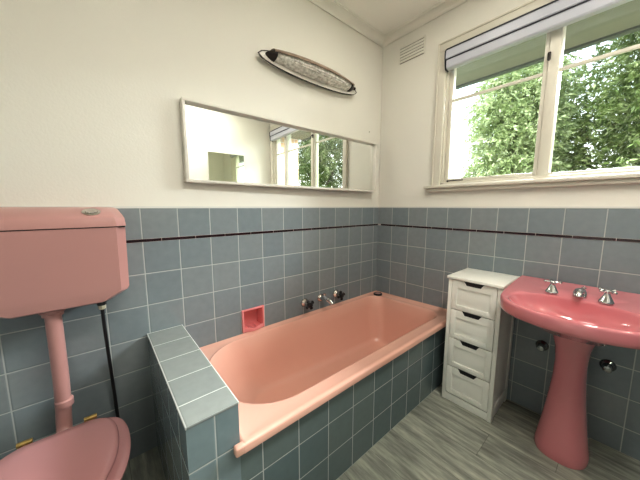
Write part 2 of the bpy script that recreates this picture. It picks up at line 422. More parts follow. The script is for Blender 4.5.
ri.append(rring(-1.543, -.093, -.633, -.058, .23, .112, .436))
ri.append(rring(-1.510, -.104, -.624, -.070, .225, .11, .36))
ri.append(rring(-1.468, -.116, -.612, -.086, .21, .105, .27))
ri.append(rring(-1.420, -.130, -.596, -.104, .19, .10, .19))
fl = lambda x, y: .045 * min(1, max(0, (-x - .2) / 1.1))
ri.append(rring(-1.365, -.148, -.576, -.125, .16, .09, .112, zf=fl))
ri.append(rring(-1.345, -.160, -.566, -.136, .15, .085, .092, zf=fl))
ri.append(rring(-1.320, -.176, -.552, -.150, .14, .08, .084, zf=fl))
ri.append(rring(-1.28, -.20, -.515, -.175, .12, .07, .081, zf=fl))
ri.append(rring(-1.0, -.30, -.40, -.27, .05, .05, .080, zf=fl))
b = MB(); b.loft(ri, True, False, True)
b.build('tub_shell', M['pink_bath'], tub, angle=60, recalc=False)
b = MB(); b.box(-1.619, X0 + .012, -.7335, -.7085, .4375, .4685, .006, 3); b.build('rim_end', M['pink_bath'], tub)
b = MB(); b.lathe([(.034, 0), (.034, .002), (.026, .004), (.022, .001), (.001, .001)], (-.33, -.335, .086), (0, 0, 1)); b.build('drain', M['chrome'], tub)
# rubber plug on the corner of the rim
plug = thing('bath_plug', 'dark round bath plug with pale centre on far rim corner of pink bath', 'plug', (-.075, -.078, .4440))
b = MB(); b.lathe([(.033, 0), (.037, .003), (.037, .012), (.032, .016), (.026, .0155), (.024, .011), (.001, .011)], (-.075, -.078, .4440)); b.build('rubber_ring', M['black'], plug)
b = MB(); b.lathe([(.0235, 0), (.0235, .0020), (.001, .003)], (-.075, -.078, .4559)); b.build('plug_top', M['pink_cist'], plug)

# ------------------------------------------------------------------ soap niche
soap = thing('soap_holder', 'bright pink ceramic soap niche recessed in back wall tiles above bath', 'soap holder', ((SX0 + SX1) / 2, 0, SZ0))
b = MB(); e = .012
for a in ((SX0 + .001, SX0 + e, SZ0 + .001, SZ1 - .001), (SX1 - e, SX1 - .001, SZ0 + .001, SZ1 - .001), (SX0 + e, SX1 - e, SZ1 - e, SZ1 - .001)):
    b.box(a[0], a[1], -.008, .084, a[2], a[3], .003)
b.box(SX0 + .002, SX1 - .002, .078, .086, SZ0 + .002, SZ1 - .002)
b.build('niche_body', M['pink_soap'], soap)
def lip(x):   # scalloped front tray
    t = (x - SX0) / (SX1 - SX0); return .012 + .008 * math.cos((t - .5) * 2 * PI)
b = MB(); xs = [SX0 + .001 + (SX1 - SX0 - .002) * k / 20 for k in range(21)]
dip = lambda x: -.010 * math.exp(-(((x - (SX0 + SX1) / 2) / .012) ** 2))
b.loft([[(x, .082, SZ0 + .001), (x, -lip(x), SZ0 + .002), (x, -lip(x) - .003, SZ0 + .008), (x, -lip(x), SZ0 + .026 + dip(x)), (x, -lip(x) + .008, SZ0 + .026 + dip(x)), (x, -lip(x) + .018, SZ0 + .014), (x, .082, SZ0 + .014)] for x in xs], True, True, True)
b.build('tray', M['pink_soap'], soap, angle=50)

# ------------------------------------------------------------------ bath taps and spout
def bath_tap(x, label, rot):
    t = thing('bath_tap', label, 'tap', (x, 0, .53), 'chrome bath taps with black handles')
    b = MB(); b.lathe([(.030, 0), (.031, .004), (.028, .012), (.020, .020), (.016, .030), (.0145, .045), (.012, .052)], (x, 0, .53), (0, -1, 0)); b.build('flange', M['old_chrome'], t)
    b = MB(); b.lathe([(.012, 0), (.012, .006), (.018, .008), (.020, .026), (.015, .033), (.001, .034)], (x, -.045, .53), (0, -1, 0), 20)
    for k in range(4):
        a = rot + k * PI / 2; d = Vector((math.cos(a), 0, math.sin(a)))
        c = Vector((x, -.064, .53))
        b.tube([c + d * .008, c + d * .020, c + d * .031, c + d * .037], [.0095, .0095, .0125, .007], 12)
    b.build('handle', M['black'], t)
    return t
bath_tap(-.812, 'left chrome wall tap with black cross handle above pink bath', .5)
bath_tap(-.508, 'right chrome wall tap with black cross handle above pink bath', .2)
sp = thing('bath_spout', 'curved chrome bath spout on tiles between the two black-handled taps', 'spout', (-.664, 0, .532))
b = MB(); b.lathe([(.028, 0), (.029, .004), (.025, .012), (.017, .020)], (-.664, 0, .532), (0, -1, 0)); b.build('flange', M['old_chrome'], sp)
b = MB(); b.tube(catmull([(-.664, -.012, .532), (-.664, -.045, .542), (-.662, -.08, .540), (-.658, -.108, .530), (-.655, -.122, .516)], 5), [.0165] * 12 + [.015] * 5 + [.0145] * 3 + [.0145], 16); b.build('spout_tube', M['chrome'], sp)
b = MB(); b.lathe([(.008, 0), (.008, .012), (.011, .014), (.011, .024), (.004, .028), (.001, .028)], (-.652, -.03, .545), (0, 0, 1), 16); b.build('diverter_knob', M['chrome'], sp)

# ------------------------------------------------------------------ long wall mirror (leans out a touch at its right end)
mir = thing('wall_mirror', 'long narrow white-framed mirror hung on back wall above tiles', 'mirror', (-1.54, 0, 1.318))
MW, MH, MD = 1.415, .388, .042
b = MB(); f = .014
b.box(0, MW, -MD, 0, 0, f, .002); b.box(0, MW, -MD, 0, MH - f, MH, .002)
b.box(0, f, -MD, 0, f, MH - f, .002); b.box(MW - f, MW, -MD, 0, f, MH - f, .002)
def local(b, name, m, par, **k):
    o = b.build(name, m, None, **k); o.parent = par; return o
local(b, 'mirror_frame', M['frame'], mir)
b = MB(); b.box(f - .003, MW - f + .003, -.012, -.008, f - .003, MH - f + .003); local(b, 'mirror_glass', M['mirror'], mir, smooth=False)
b = MB(); b.box(.004, MW - .004, -.008, -.001, .004, MH - .004); local(b, 'backing_board', M['brown'], mir, smooth=False)
mir.location = (-1.540, .000, 1.320); mir.rotation_euler = (0, R(.05), R(-1.15))
# small nail left in the wall
b = MB(); b.lathe([(.0015, -.004), (.0015, .006), (.0042, .007), (.0042, .009), (.001, .010)], (-.150, .003, 1.80), (0, -1, 0), 10)
tag(b.build('picture_nail', M['old_chrome']), 'small bare nail in cream wall above right end of long mirror', 'nail')

# ------------------------------------------------------------------ wall light
wl = thing('wall_light', 'boat-shaped ribbed glass wall light with dark end caps above long mirror', 'wall light', (-.74, 0, 2.04))
LX, HL, LZ = -.745, .395, 2.045
def eye(s, hz, y, n=40, up=1., dn=1.):
    top = [(LX - s + 2 * s * k / n, y, LZ - .010 + up * hz * max(0, 1 - abs(2 * k / n - 1) ** 2.2) ** .54) for k in range(n + 1)]
    bot = [(LX + s - 2 * s * k / n, y, LZ - .010 - dn * hz * max(0, 1 - abs(2 * k / n - 1) ** 2.2) ** .54) for k in range(1, n)]
    return top + bot
b = MB(); b.loft([eye(HL - .03, .034, 0.), eye(HL - .03, .036, -.022), eye(HL - .01, .050, -.034), eye(HL, .054, -.036), eye(HL, .054, -.039), eye(HL - .012, .050, -.039)], True, False, True)
b.build('back_plate', M['frame'], wl, angle=25)
b = MB(); b.loft([eye(HL + .003, .057, -.035), eye(HL + .003, .057, -.041), eye(HL - .003, .052, -.042), eye(HL - .003, .052, -.035)], True)
b.build('plate_rim', M['dark'], wl, angle=30)
# ribbed glass shade: half-round, tapering to both ends
b = MB(); rings = []
for i in range(41):
    t = -1 + 2 * i / 40; x = LX + t * .300; hr = .040 * (1 - .42 * abs(t) ** 2.3)
    ring = []
    for k in range(29):
        a = -PI / 2 + PI * k / 28; rr = hr * (1 + .05 * math.cos(a * 22))
        ring.append((x, -.039 - rr * 1.9 * math.cos(a), LZ + rr * math.sin(a)))
    rings.append(ring)
b.loft(rings, True, True, True); b.build('glass_shade', M['shade'], wl, angle=60)
# brown band running over the top of the shade
b = MB(); rings = []
for i in range(31):
    t = -1 + 2 * i / 30; x = LX + t * .318; hr = .040 * (1 - .42 * abs(t) ** 2.3) * 1.10
    ring = []
    for a in (2, 20, 45, 70, 90): ring.append((x, -.039 - hr * 1.9 * math.cos(R(a)), LZ + hr * math.sin(R(a)) + .001))
    for a in (90, 70, 45, 20, 2): ring.append((x, -.039 - (hr + .003) * 1.9 * math.cos(R(a)), LZ + (hr + .003) * math.sin(R(a)) + .001))
    rings.append(ring)
b.loft(rings, True, True, True); b.build('top_band', M['brown'], wl, angle=50)
for sg in (-1, 1):
    b = MB(); rings = []
    for t, h in ((.296, .024), (.300, .0270), (.315, .025), (.334, .017), (.348, .008), (.352, .002)):
        rings.append([(LX + sg * t, -.039 - h * 1.9 * math.cos(-PI / 2 + PI * k / 16), LZ + h * math.sin(-PI / 2 + PI * k / 16)) for k in range(17)])
    b.loft(rings, True, True, True)
    if sg > 0: b.lathe([(.006, 0), (.006, .010), (.010, .013), (.010, .022), (.003, .026)], (LX + .338, -.052, LZ), (1, -.3, 0), 14)
    b.build('end_cap', M['dark'], wl)

# ------------------------------------------------------------------ plaster wall vent
vent = thing('wall_vent', 'small cream slotted plaster air vent high on window wall', 'vent', (0, -.265, 2.30))
b = MB(); b.box(-.002, .004, -.368, -.162, 2.292, 2.405); b.build('vent_back', M['slot'], vent, smooth=False)
b = MB()
for k in range(6):
    z = 2.2955 + k * .0205
    b.box(-.007, .001, -.366, -.164, z, z + .0150, .003)
b.box(-.005, .001, -.3705, -.362, 2.289, 2.410, .002); b.box(-.005, .001, -.168, -.1595, 2.289, 2.410, .002)
b.build('slats', M['plaster'], vent)

# ------------------------------------------------------------------ window
b = MB()
# architrave
b.box(-.018, .003, -.535, -.478, 1.352, 2.2355, .002); b.box(-.018, .003, -2.035, -1.978, 1.352, 2.2355, .002)
b.box(-.018, .003, -2.035, -.478, 2.236, 2.292, .004)
b.box(-.024, -.014, -.489, -.478, 1.352, 2.293, .003); b.box(-.0235, -.0145, -2.034, -.4785, 2.2835, 2.2945, .003)
# jambs, head and mullions
b.box(.003, .11, -.545, -.530, 1.352, 2.236, .001); b.box(.003, .11, -1.98, -1.965, 1.352, 2.236, .001)
b.box(.003, .11, -1.98, -.53, 2.215, 2.236, .001)
b.box(.020, .10, -1.118, -1.070, 1.366, 2.216, .004); b.box(.020, .10, -1.705, -1.660, 1.366, 2.216, .004)
b.box(.003, .13, -1.98, -.53, 1.352, 1.372, .002)
# fixed middle light rails
b.box(.035, .085, -1.661, -1.117, 1.371, 1.388, .003); b.box(.035, .085, -1.661, -1.117, 2.185, 2.216, .003)
win = struct(b.build('window_1', M['wood_paint']))
b = MB(); b.box(-.048, .02, -2.075, -.432, 1.331, 1.353, .006); b.box(-.030, .003, -2.06, -.447, 1.306, 1.333, .008, 3); b.build('window_sill', M['wood_paint'], win)
def sash(y0, y1):
    b = MB(); xa, xb = .030, .070
    b.box(xa, xb, y1 - .026, y1, 1.374, 2.214, .003); b.box(xa, xb, y0, y0 + .020, 1.374, 2.214, .003)
    b.box(xa + .001, xb - .001, y0 + .004, y1 - .004, 1.3745, 1.396, .002); b.box(xa + .001, xb - .001, y0 + .004, y1 - .004, 2.180, 2.2135, .002)
    return b.build('sash_frame', M['wood_paint'], win)
sash(-1.069, -.546); sash(-1.963, -1.706)
b = MB()
for y0, y1 in ((-1.068, -.570), (-1.662, -1.117), (-1.962, -1.706)): b.box(.042, .056, y0, y1, 1.913, 1.931, .002)
b.build('glazing_bar', M['wood_paint'], win)
for y0, y1 in ((-1.052, -.568), (-1.662, -1.117), (-1.948, -1.726)):
    b = MB(); b.box(.048, .051, y0, y1, 1.384, 2.19); b.build('pane', M['glass'], win, smooth=False)
b = MB(); b.box(.012, .021, -1.080, -1.066, 1.975, 2.015, .003); b.tube([(.010, -1.073, 2.002), (.000, -1.073, 2.000), (-.006, -1.076, 1.985), (-.007, -1.078, 1.962)], [.005, .005, .0045, .003], 8); b.build('latch', M['dark'], win)
b = MB(); b.tube([(.022, -.572, 1.381), (.014, -.60, 1.382), (.012, -.68, 1.381)], .0035, 8); b.lathe([(.006, 0), (.006, .012), (.002, .014)], (.014, -.578, 1.373), (0, 0, 1), 12); b.build('window_stay', M['dark'], win)

# roller blind in its cassette
bl = thing('roller_blind', 'rolled-up cool white blind cassette across top of window', 'blind', (0, -1.2, 2.10))
BY0, BY1 = -1.975, -.548
def bprof(o=0.):
    return [(.000, 2.222), (-.040 - o, 2.222), (-.050 - o, 2.212), (-.052 - o, 2.168), (-.046 - o, 2.162), (0, 2.162)]
b = MB(); b.loft([[(x, y, z) for x, z in bprof()] for y in (BY0, BY1)], True, True, True); b.build('cassette', M['blind'], bl, angle=20)
b = MB(); b.loft([[(x, y, z) for x, z in ((-.004, 2.158), (-.044, 2.158), (-.048, 2.150), (-.044, 2.112), (-.036, 2.104), (-.004, 2.104))] for y in (BY0 + .004, BY1 - .004)], True, True, True); b.build('bottom_rail', M['blind'], bl, angle=20)
b = MB(); b.box(-.050, -.002, BY0 + .002, BY1 - .002, 2.157, 2.163, .001); b.box(-.044, -.002, BY0, BY1, 2.221, 2.229, .001); b.build('dark_seal', M['blind_gap'], bl)
for y in (BY0 - .004, BY1):
    b = MB(); b.loft([[(x, yy, z) for x, z in ((0, 2.228), (-.042, 2.228), (-.056, 2.212), (-.057, 2.168), (-.050, 2.125), (-.042, 2.100), (0, 2.100))] for yy in (y, y + .005)], True, True, True); b.build('end_cap', M['blind_gap'], bl, angle=20)

# ------------------------------------------------------------------ storage cabinet with four drawers
cab = thing('drawer_cabinet', 'narrow white four-drawer cabinet between pink bath and pink basin', 'cabinet', (-.15, -.905, 0))
CY0, CY1, CX0, CX1 = -1.034, -.768, -.296, -.008
b = MB()
b.box(CX0, CX1, CY1 - .015, CY1, 0, .778, .0015); b.box(CX0, CX1, CY0, CY0 + .015, 0, .778, .0015)   # sides
b.box(CX1 - .006, CX1, CY0 + .01, CY1 - .01, .02, .778)                                                   # back
b.box(CX0 + .016, CX1 - .01, CY0 + .012, CY1 - .012, .03, .045)
b.box(CX0 + .004, CX0 + .018, CY0 + .014, CY1 - .014, .0, .046, .0015)                                 # kick board
b.build('carcass', M['white'], cab)
b = MB()   # framed side panels
for ya, yb in ((CY0 - .005, CY0), (CY1, CY1 + .005)):
    b.box(CX0, CX0 + .035, ya, yb, 0, .778, .001); b.box(CX1 - .035, CX1, ya, yb, 0, .778, .001)
    b.box(CX0 + .034, CX1 - .034, ya, yb, .733, .778, .001); b.box(CX0 + .034, CX1 - .034, ya, yb, .04, .085, .001)
b.build('side_rails', M['white'], cab)
b = MB(); b.box(CX0 - .012, CX1 + .006, CY0 - .012, CY1 + .012, .778, .795, .003); b.build('cabinet_top', M['white'], cab)
DH = .1805
for k in range(4):
    z1 = .775 - k * DH - .002; z0 = z1 - DH + .004; ya, yb = CY0 + .017, CY1 - .017; xf = CX0 - .001
    yc = (ya + yb) / 2
    # shaker front with a slot cut in the top edge for the pull
    b = MB()
    b.box(xf + .006, xf + .016, ya, yb, z0, z1 - .022, .001)
    b.box(xf + .006, xf + .016, ya, yc - .052, z1 - .023, z1, .001); b.box(xf + .006, xf + .016, yc + .052, yb, z1 - .023, z1, .001)
    s = .030
    b.box(xf, xf + .008, ya, ya + s, z0, z1, .0015); b.box(xf, xf + .008, yb - s, yb, z0, z1, .0015)
    b.box(xf, xf + .008, ya + s - .001, yb - s + .001, z0, z0 + s, .0015)
    b.prism([(ya + s - .001, z1 - .044), (yb - s + .001, z1 - .044), (yb - s + .001, z1), (yc + .050, z1), (yc + .036, z1 - .022), (yc - .036, z1 - .022), (yc - .050, z1), (ya + s - .001, z1)],
            lambda a, c, d: Vector((d, a, c)), xf, xf + .008)
    d = b.build('drawer', M['white'], cab)
    b = MB(); b.prism([(yc + .052, z1 + .001), (yc + .038, z1 - .021), (yc - .038, z1 - .021), (yc - .052, z1 + .001)], lambda a, c, d: Vector((d, a, c)), xf + .002, xf + .0065)
    h = b.build('handle', M['black'], None, smooth=False); h.parent = d
    h.matrix_parent_inverse = (d.matrix_parent_inverse.copy() @ Matrix.Identity(4)).inverted() @ Matrix.Translation(-cab.location) if False else Matrix.Identity(4)
    b = MB(); b.box(xf + .017, CX1 - .02, ya + .006, yb - .006, z0 + .012, z1 - .03)
    bx = b.build('drawer_box', M['white'], None, smooth=False); bx.parent = d

# ------------------------------------------------------------------ wash basin on its pedestal
BC = -1.318; BU = .30
bas = thing('pedestal_basin', 'rose pink pedestal wash basin with chrome taps under window', 'basin', (-.2, BC, 0))
half = [(0.0, .268), (.10, .270), (.22, .270), (.34, .268), (.43, .252), (.495, .200), (.537, .110), (.550, 0)]
poly = [Vector((p.x, p.y)) for p in catmull([(a, c, 0) for a, c in half] + [(a, -c, 0) for a, c in reversed(half[:-1])], 8)]
def polar(poly, th):
    d = Vector((math.cos(th), math.sin(th))); o = Vector((BU, 0)); best = 0
    n = len(poly)
    for i in range(n):
        p, q = poly[i] - o, poly[(i + 1) % n] - o; e = q - p
        den = d.x * e.y - d.y * e.x
        if abs(den) < 1e-9: continue
        t = (p.x * e.y - p.y * e.x) / den; s = (p.x * d.y - p.y * d.x) / den
        if t > 0 and -1e-6 <= s <= 1 + 1e-6: best = max(best, t)
    return best
NT = 120
ths = [2 * PI * k / NT for k in range(NT)]
c1 = math.atan2(.268, -BU)
for s_ in (1, -1):     # make sure the square back corners are hit
    i = min(range(NT), key=lambda k: abs(((ths[k] - s_ * c1 + PI) % (2 * PI)) - PI)); ths[i] = s_ * c1 % (2 * PI)
Ro = [polar(poly, t) for t in ths]
bowlc, bh, bw = .385, .146, .222
Rb = []
bp = [Vector((bowlc + bh * (1. if math.cos(a) > 0 else .93) * math.copysign(abs(math.cos(a)) ** .9, math.cos(a)), bw * math.copysign(abs(math.sin(a)) ** .85, math.sin(a)))) for a in [2 * PI * k / 80 for k in range(80)]]
Rb = [polar(bp, t) for t in ths]
BUz = lambda u: .804 - .030 * min(1, max(0, u) / .55)
def bring(rs, z, rel=True, us=1., uo=0.):
    out = []
    for t, r in zip(ths, rs):
        u = BU + r * math.cos(t); v = r * math.sin(t)
        out.append((-max(u * 1. + uo, .001), BC + v, (BUz(u) if rel else 0) + z))
    return out
def lerp(A, B, f): return [a + (c - a) * f for a, c in zip(A, B)]
def ins(A, d): return [a - d for a in A]
und = [min(a, .11 + .02 * abs(math.sin(t))) for a, t in zip(Ro, ths)]
rings = [bring(lerp(Ro, und, .97), -.130), bring(lerp(Ro, und, .80), -.108), bring(lerp(Ro, und, .5), -.086), bring(lerp(Ro, und, .22), -.070), bring(ins(Ro, .014), -.064), bring(ins(Ro, .005), -.058),
         bring(ins(Ro, .001), -.045), bring(Ro, -.014), bring(ins(Ro, .002), -.005), bring(ins(Ro, .007), 0), bring(ins(Ro, .013), -.0005),
         bring(lerp(ins(Ro, .017), Rb, .5), -.003), bring([min(x + .004, y - .010) for x, y in zip(Rb, Ro)], -.006), bring([min(x, y - .013) for x, y in zip(Rb, Ro)], -.010)]
for f, dz in ((.03, -.018), (.08, -.036), (.16, -.056), (.28, -.074), (.45, -.090), (.65, -.099), (.88, -.103)):
    rings.append(bring([a * (1 - f) + .02 * f for a in Rb], dz, True, 1, 0))
b = MB(); b.loft(rings, True, True, True)
b.build('basin_bowl', M['pink_basin'], bas, angle=50)
b = MB(); b.lathe([(.024, 0), (.024, .003), (.018, .0045), (.015, .002), (.001, .002)], (-.32, BC, .6798), (0, 0, 1)); b.build('drain', M['chrome'], bas)
# pedestal
def ell(cx, hx, hy, z, p=2.5, n=40):
    return [(cx - hx * math.copysign(abs(math.cos(a)) ** (2 / p), math.cos(a)), BC + hy * math.copysign(abs(math.sin(a)) ** (2 / p), math.sin(a)), z) for a in [2 * PI * k / n for k in range(n)]]
pr = [(-.19, .122, .101, 0), (-.19, .125, .104, .012), (-.19, .124, .102, .04), (-.192, .113, .092, .10), (-.196, .099, .079, .20), (-.202, .086, .068, .30), (-.208, .077, .060, .40), (-.212, .076, .058, .48),
      (-.218, .083, .063, .55), (-.226, .100, .078, .61), (-.235, .118, .095, .655)]
b = MB(); b.loft([ell(*q[:3], q[3]) for q in pr], True, True, True); b.build('pedestal', M['pink_basin'], bas, angle=50)
def basin_tap(v, rot):
    u = .226; z = BUz(u) - .003; o = (-u, BC + v + .006, z)
    b = MB(); b.lathe([(.025, 0), (.0255, .004), (.023, .010), (.017, .022), (.012, .033), (.0095, .040), (.008, .048)], o, (0, 0, 1), 24)
    t = b.build('tap', M['chrome'], bas)
    b = MB(); b.lathe([(.009, .046), (.012, .049), (.012, .055), (.009, .060), (.001, .061)], o, (0, 0, 1), 16)
    for k in range(4):
        a = rot + k * PI / 2; d = Vector((math.cos(a), math.sin(a), 0)); c = Vector(o) + Vector((0, 0, .053))
        b.tube([c + d * .006, c + d * .018, c + d * .029, c + d * .034], [.0058, .0055, .0085, .004], 12)
    h = b.build('tap_handle', M['chrome'], None); h.parent = t
basin_tap(.090, .3); basin_tap(-.090, .9)
u = .212; z = BUz(u) - .003
b = MB(); b.lathe([(.025, 0), (.0255, .004), (.024, .012), (.022, .026), (.017, .036), (.008, .041), (.001, .042)], (-u, BC, z), (0, 0, 1))
b.tube(catmull([(-u, BC, z + .012), (-u - .004, BC, z + .026), (-u - .026, BC, z + .030), (-u - .048, BC, z + .024), (-u - .058, BC, z + .010)], 5), [.017] * 6 + [.016] * 6 + [.0135] * 8 + [.0125], 16)
b.build('spout', M['chrome'], bas)
b = MB(); b.lathe([(.011, 0), (.0115, .003), (.008, .006), (.004, .009), (.005, .012), (.001, .014)], (-.06, BC + .0, BUz(.06) - .004), (0, 0, 1), 16); b.build('chain_stay', M['chrome'], bas)

# isolation valves on the wall either side of the pedestal
def valve(y, z, label):
    t = thing('stop_valve', label, 'valve', (0, y, z), 'chrome stop valves under the basin')
    b = MB(); b.lathe([(.029, 0), (.030, .003), (.026, .012), (.018, .018), (.016, .030)], (0, y, z), (-1, 0, 0)); b.build('flange', M['dark_chrome'], t)
    b = MB(); b.lathe([(.018, 0), (.020, .004), (.020, .016), (.015, .024), (.001, .026)], (-.030, y, z), (-1, 0, 0), 8); b.build('handle', M['dark_chrome'], t)
valve(-1.178, .418, 'chrome stop valve on dark tiles left of pink pedestal')
valve(-1.432, .420, 'chrome stop valve on dark tiles right of pink pedestal')

# ------------------------------------------------------------------ cistern
cis = thing('toilet_cistern', 'wall-hung dusty pink toilet cistern with round flush button', 'cistern', (-2.01, 0, .84))
def cring(x0, x1, yb, yf, z, ch=.022, p=None):
    # plan outline: chamfered front corners, 12 points
    return [(x0, yb, z), (x0, yf + ch, z), (x0 + ch * .33, yf + ch * .67, z), (x0 + ch * .67, yf + ch * .33, z), (x0 + ch, yf, z), (x1 - ch, yf, z), (x1 - ch * .67, yf + ch * .33, z), (x1 - ch * .33, yf + ch * .67, z), (x1, yf + ch, z), (x1, yb, z)]
CXa, CXb = -2.218, -1.799
b = MB(); b.loft([cring(CXa + .075, CXb - .075, -.001, -.155, .836, .02), cring(CXa + .068, CXb - .068, -.001, -.160, .840, .02), cring(CXa + .012, CXb - .012, -.001, -.168, .872, .026), cring(CXa + .006, CXb - .006, -.001, -.170, .885, .028), cring(CXa + .002, CXb - .002, -.001, -.176, 1.124, .03)], True, True, True)
b.build('tank', M['pink_cist'], cis, angle=30)
b = MB(); b.loft([cring(CXa, CXb, -.001, -.180, 1.1275, .03), cring(CXa, CXb, -.001, -.180, 1.136, .03), cring(CXa + .002, CXb - .002, -.001, -.176, 1.158, .032), cring(CXa + .006, CXb - .006, -.001, -.168, 1.168, .036), cring(CXa + .018, CXb - .018, -.001, -.120, 1.192, .04), cring(CXa + .03, CXb - .03, -.001, -.09, 1.199, .03), cring(CXa + .06, CXb - .06, -.001, -.05, 1.201, .02)], True, True, True)
b.build('cistern_lid', M['pink_cist'], cis, angle=30)
b = MB(); b.box(CXa + .004, CXb - .004, -.172, -.001, 1.1235, 1.128); b.build('lid_gap', M['dark'], cis, smooth=False)
b = MB(); b.lathe([(.026, 0), (.027, .002), (.022, .005), (.018, .004), (.017, .0065), (.001, .007)], (-1.898, -.142, 1.1812), (0, -.5, 1), 24); b.build('flush_button', M['old_chrome'], cis)
b = MB(); b.lathe([(.036, 0), (.036, .020), (.030, .024), (.030, .034)], (-2.036, -.1, .840), (0, 0, -1), 24); b.build('outlet_nut', M['pink_cist'], cis)

# flush pipe down to the pan
fp = thing('flush_pipe', 'pink vertical flush pipe from cistern down to toilet', 'pipe', (-2.036, -.1, .36))
b = MB(); b.tube(catmull([(-2.036, -.1, .815), (-2.036, -.1, .68), (-2.037, -.1, .55), (-2.040, -.098, .45), (-2.043, -.10, .40), (-2.044, -.112, .360), (-2.045, -.140, .338), (-2.045, -.176, .328)], 5), .0235, 20); b.build('pipe_body', M['pink_cist'], fp)
b = MB(); b.lathe([(.0235, 0), (.0275, .003), (.0275, .026), (.0235, .030)], (-2.0365, -.1, .442), (0, 0, 1), 20); b.build('pipe_collar', M['pink_cist'], fp)
# water hose
wh = thing('water_hose', 'thin black flexible water hose hanging from right underside of cistern', 'hose', (-1.886, -.04, .16))
b = MB(); b.tube(catmull([(-1.897, -.075, .800), (-1.896, -.068, .70), (-1.892, -.050, .55), (-1.888, -.03, .40), (-1.884, -.028, .26), (-1.880, -.02, .18), (-1.878, -.004, .15)], 5), .0065, 12); b.build('hose_body', M['hose_m'], wh)
b = MB(); b.lathe([(.013, 0), (.015, .003), (.015, .030), (.011, .032)], (-1.897, -.075, .8345), (0, 0, -1), 8); b.build('tail_fitting', M['hose_m'], wh)
b = MB(); b.lathe([(.012, 0), (.0125, .002), (.0125, .018), (.008, .022)], (-1.897, -.075, .807), (0, 0, -1), 8); b.build('hose_nut', M['nozzle'], wh)

# ------------------------------------------------------------------ toilet
TX = -2.045
toi = thing('toilet', 'pink toilet with closed lid and brass hinges beside tiled ledge', 'toilet', (TX, -.42, 0))
def egg(hw, yb, yf, z, n=56, bk=.11, dz=0., zb=0.):
    """egg outline: nearly straight back at yb (half width bk), widest 42% along, round nose at yf"""
    L = yb - yf; side = []
    ctl = [(bk * .0, 0), (bk, 0), (hw * .90, .10), (hw, .36), (hw * .90, .66), (hw * .55, .91), (0, 1.)]
    c = catmull([(a, s, 0) for a, s in ctl], 8)
    c = c[8:]
    right = [(TX + p.x, yb - p.y * L) for p in c]
    left = [(2 * TX - x, y) for x, y in reversed(right[:-1])]
    return [(x, y, z + dz * (y - yb)) for x, y in right + left]
b = MB()
b.loft([egg(.105, -.17, -.50, 0, bk=.09), egg(.108, -.17, -.505, .02, bk=.09), egg(.095, -.18, -.49, .10, bk=.08), egg(.110, -.18, -.53, .20, bk=.09), egg(.150, -.18, -.57, .30, bk=.10), egg(.176, -.185, -.618, .355, bk=.11), egg(.181, -.185, -.626, .378, bk=.115), egg(.176, -.188, -.62, .384, bk=.11)], True, True, True)
b.build('pan', M['pink_cist'], toi, angle=50)
b = MB(); b.loft([egg(.181, -.214, -.630, .386, bk=.11), egg(.188, -.209, -.638, .390, bk=.115), egg(.189, -.209, -.639, .398, bk=.115), egg(.183, -.213, -.633, .4025, bk=.11), egg(.170, -.219, -.62, .404, bk=.10)], True, True, True)
b.build('seat', M['pink_seat'], toi, angle=50)
b = MB(); b.loft([egg(.146, -.232, -.59, .408, bk=.085), egg(.156, -.229, -.60, .411, bk=.088), egg(.159, -.227, -.603, .418, bk=.09), egg(.156, -.229, -.600, .424, bk=.088), egg(.144, -.232, -.585, .428, bk=.08), egg(.10, -.26, -.53, .4305, bk=.05)], True, True, True)
b.build('lid', M['pink_seat'], toi, angle=50)
for sx in (-.083, .083):
    b = MB(); b.tube([(TX + sx - .018, -.208, .421), (TX + sx + .018, -.208, .421)], .0085, 14)
    b.lathe([(.014, 0), (.014, .008), (.007, .012), (.006, .032)], (TX + sx, -.200, .386), (0, 0, 1), 14); b.build('hinge', M['brass'], toi)

# ------------------------------------------------------------------ small mirror on the wall behind the camera
bm_ = thing('small_mirror', 'small frameless mirror on wall behind, seen reflected in long mirror', 'mirror', (-.63, YF, 1.32))
b = MB(); b.box(-.87, -.40, YF, YF + .012, 1.32, 1.88, .002); b.build('mirror_backing', M['frame'], bm_)
b = MB(); b.box(-.862, -.408, YF + .0122, YF + .016, 1.33, 1.872); b.build('mirror_glass', M['mirror2'], bm_, smooth=False)

# ------------------------------------------------------------------ outside
b = MB(); b.box(.12, 12, -12, 8, -.5, -.4); struct(b.build('ground', M['ground'], smooth=False))
b = MB(); b.mi = 0; b.box(.12, .77, -2.4, 3, 2.31, 2.33); b.mi = 1; b.box(.755, .80, -2.4, 3, 2.295, 2.335); b.mi = 1
b.box(.79, .88, -2.4, 3, 2.34, 2.42, .01)
b.mi = 0; b.box(.12, .80, -2.4, 3, 2.33, 2.75)
struct(b.build('eave', [M['eave'], M['gutter']], smooth=False))
b = MB(); b.box(.12, .72, -2.75, -2.45, -.4, 2.6); struct(b.build('wall_outside', M['brick'], smooth=False))

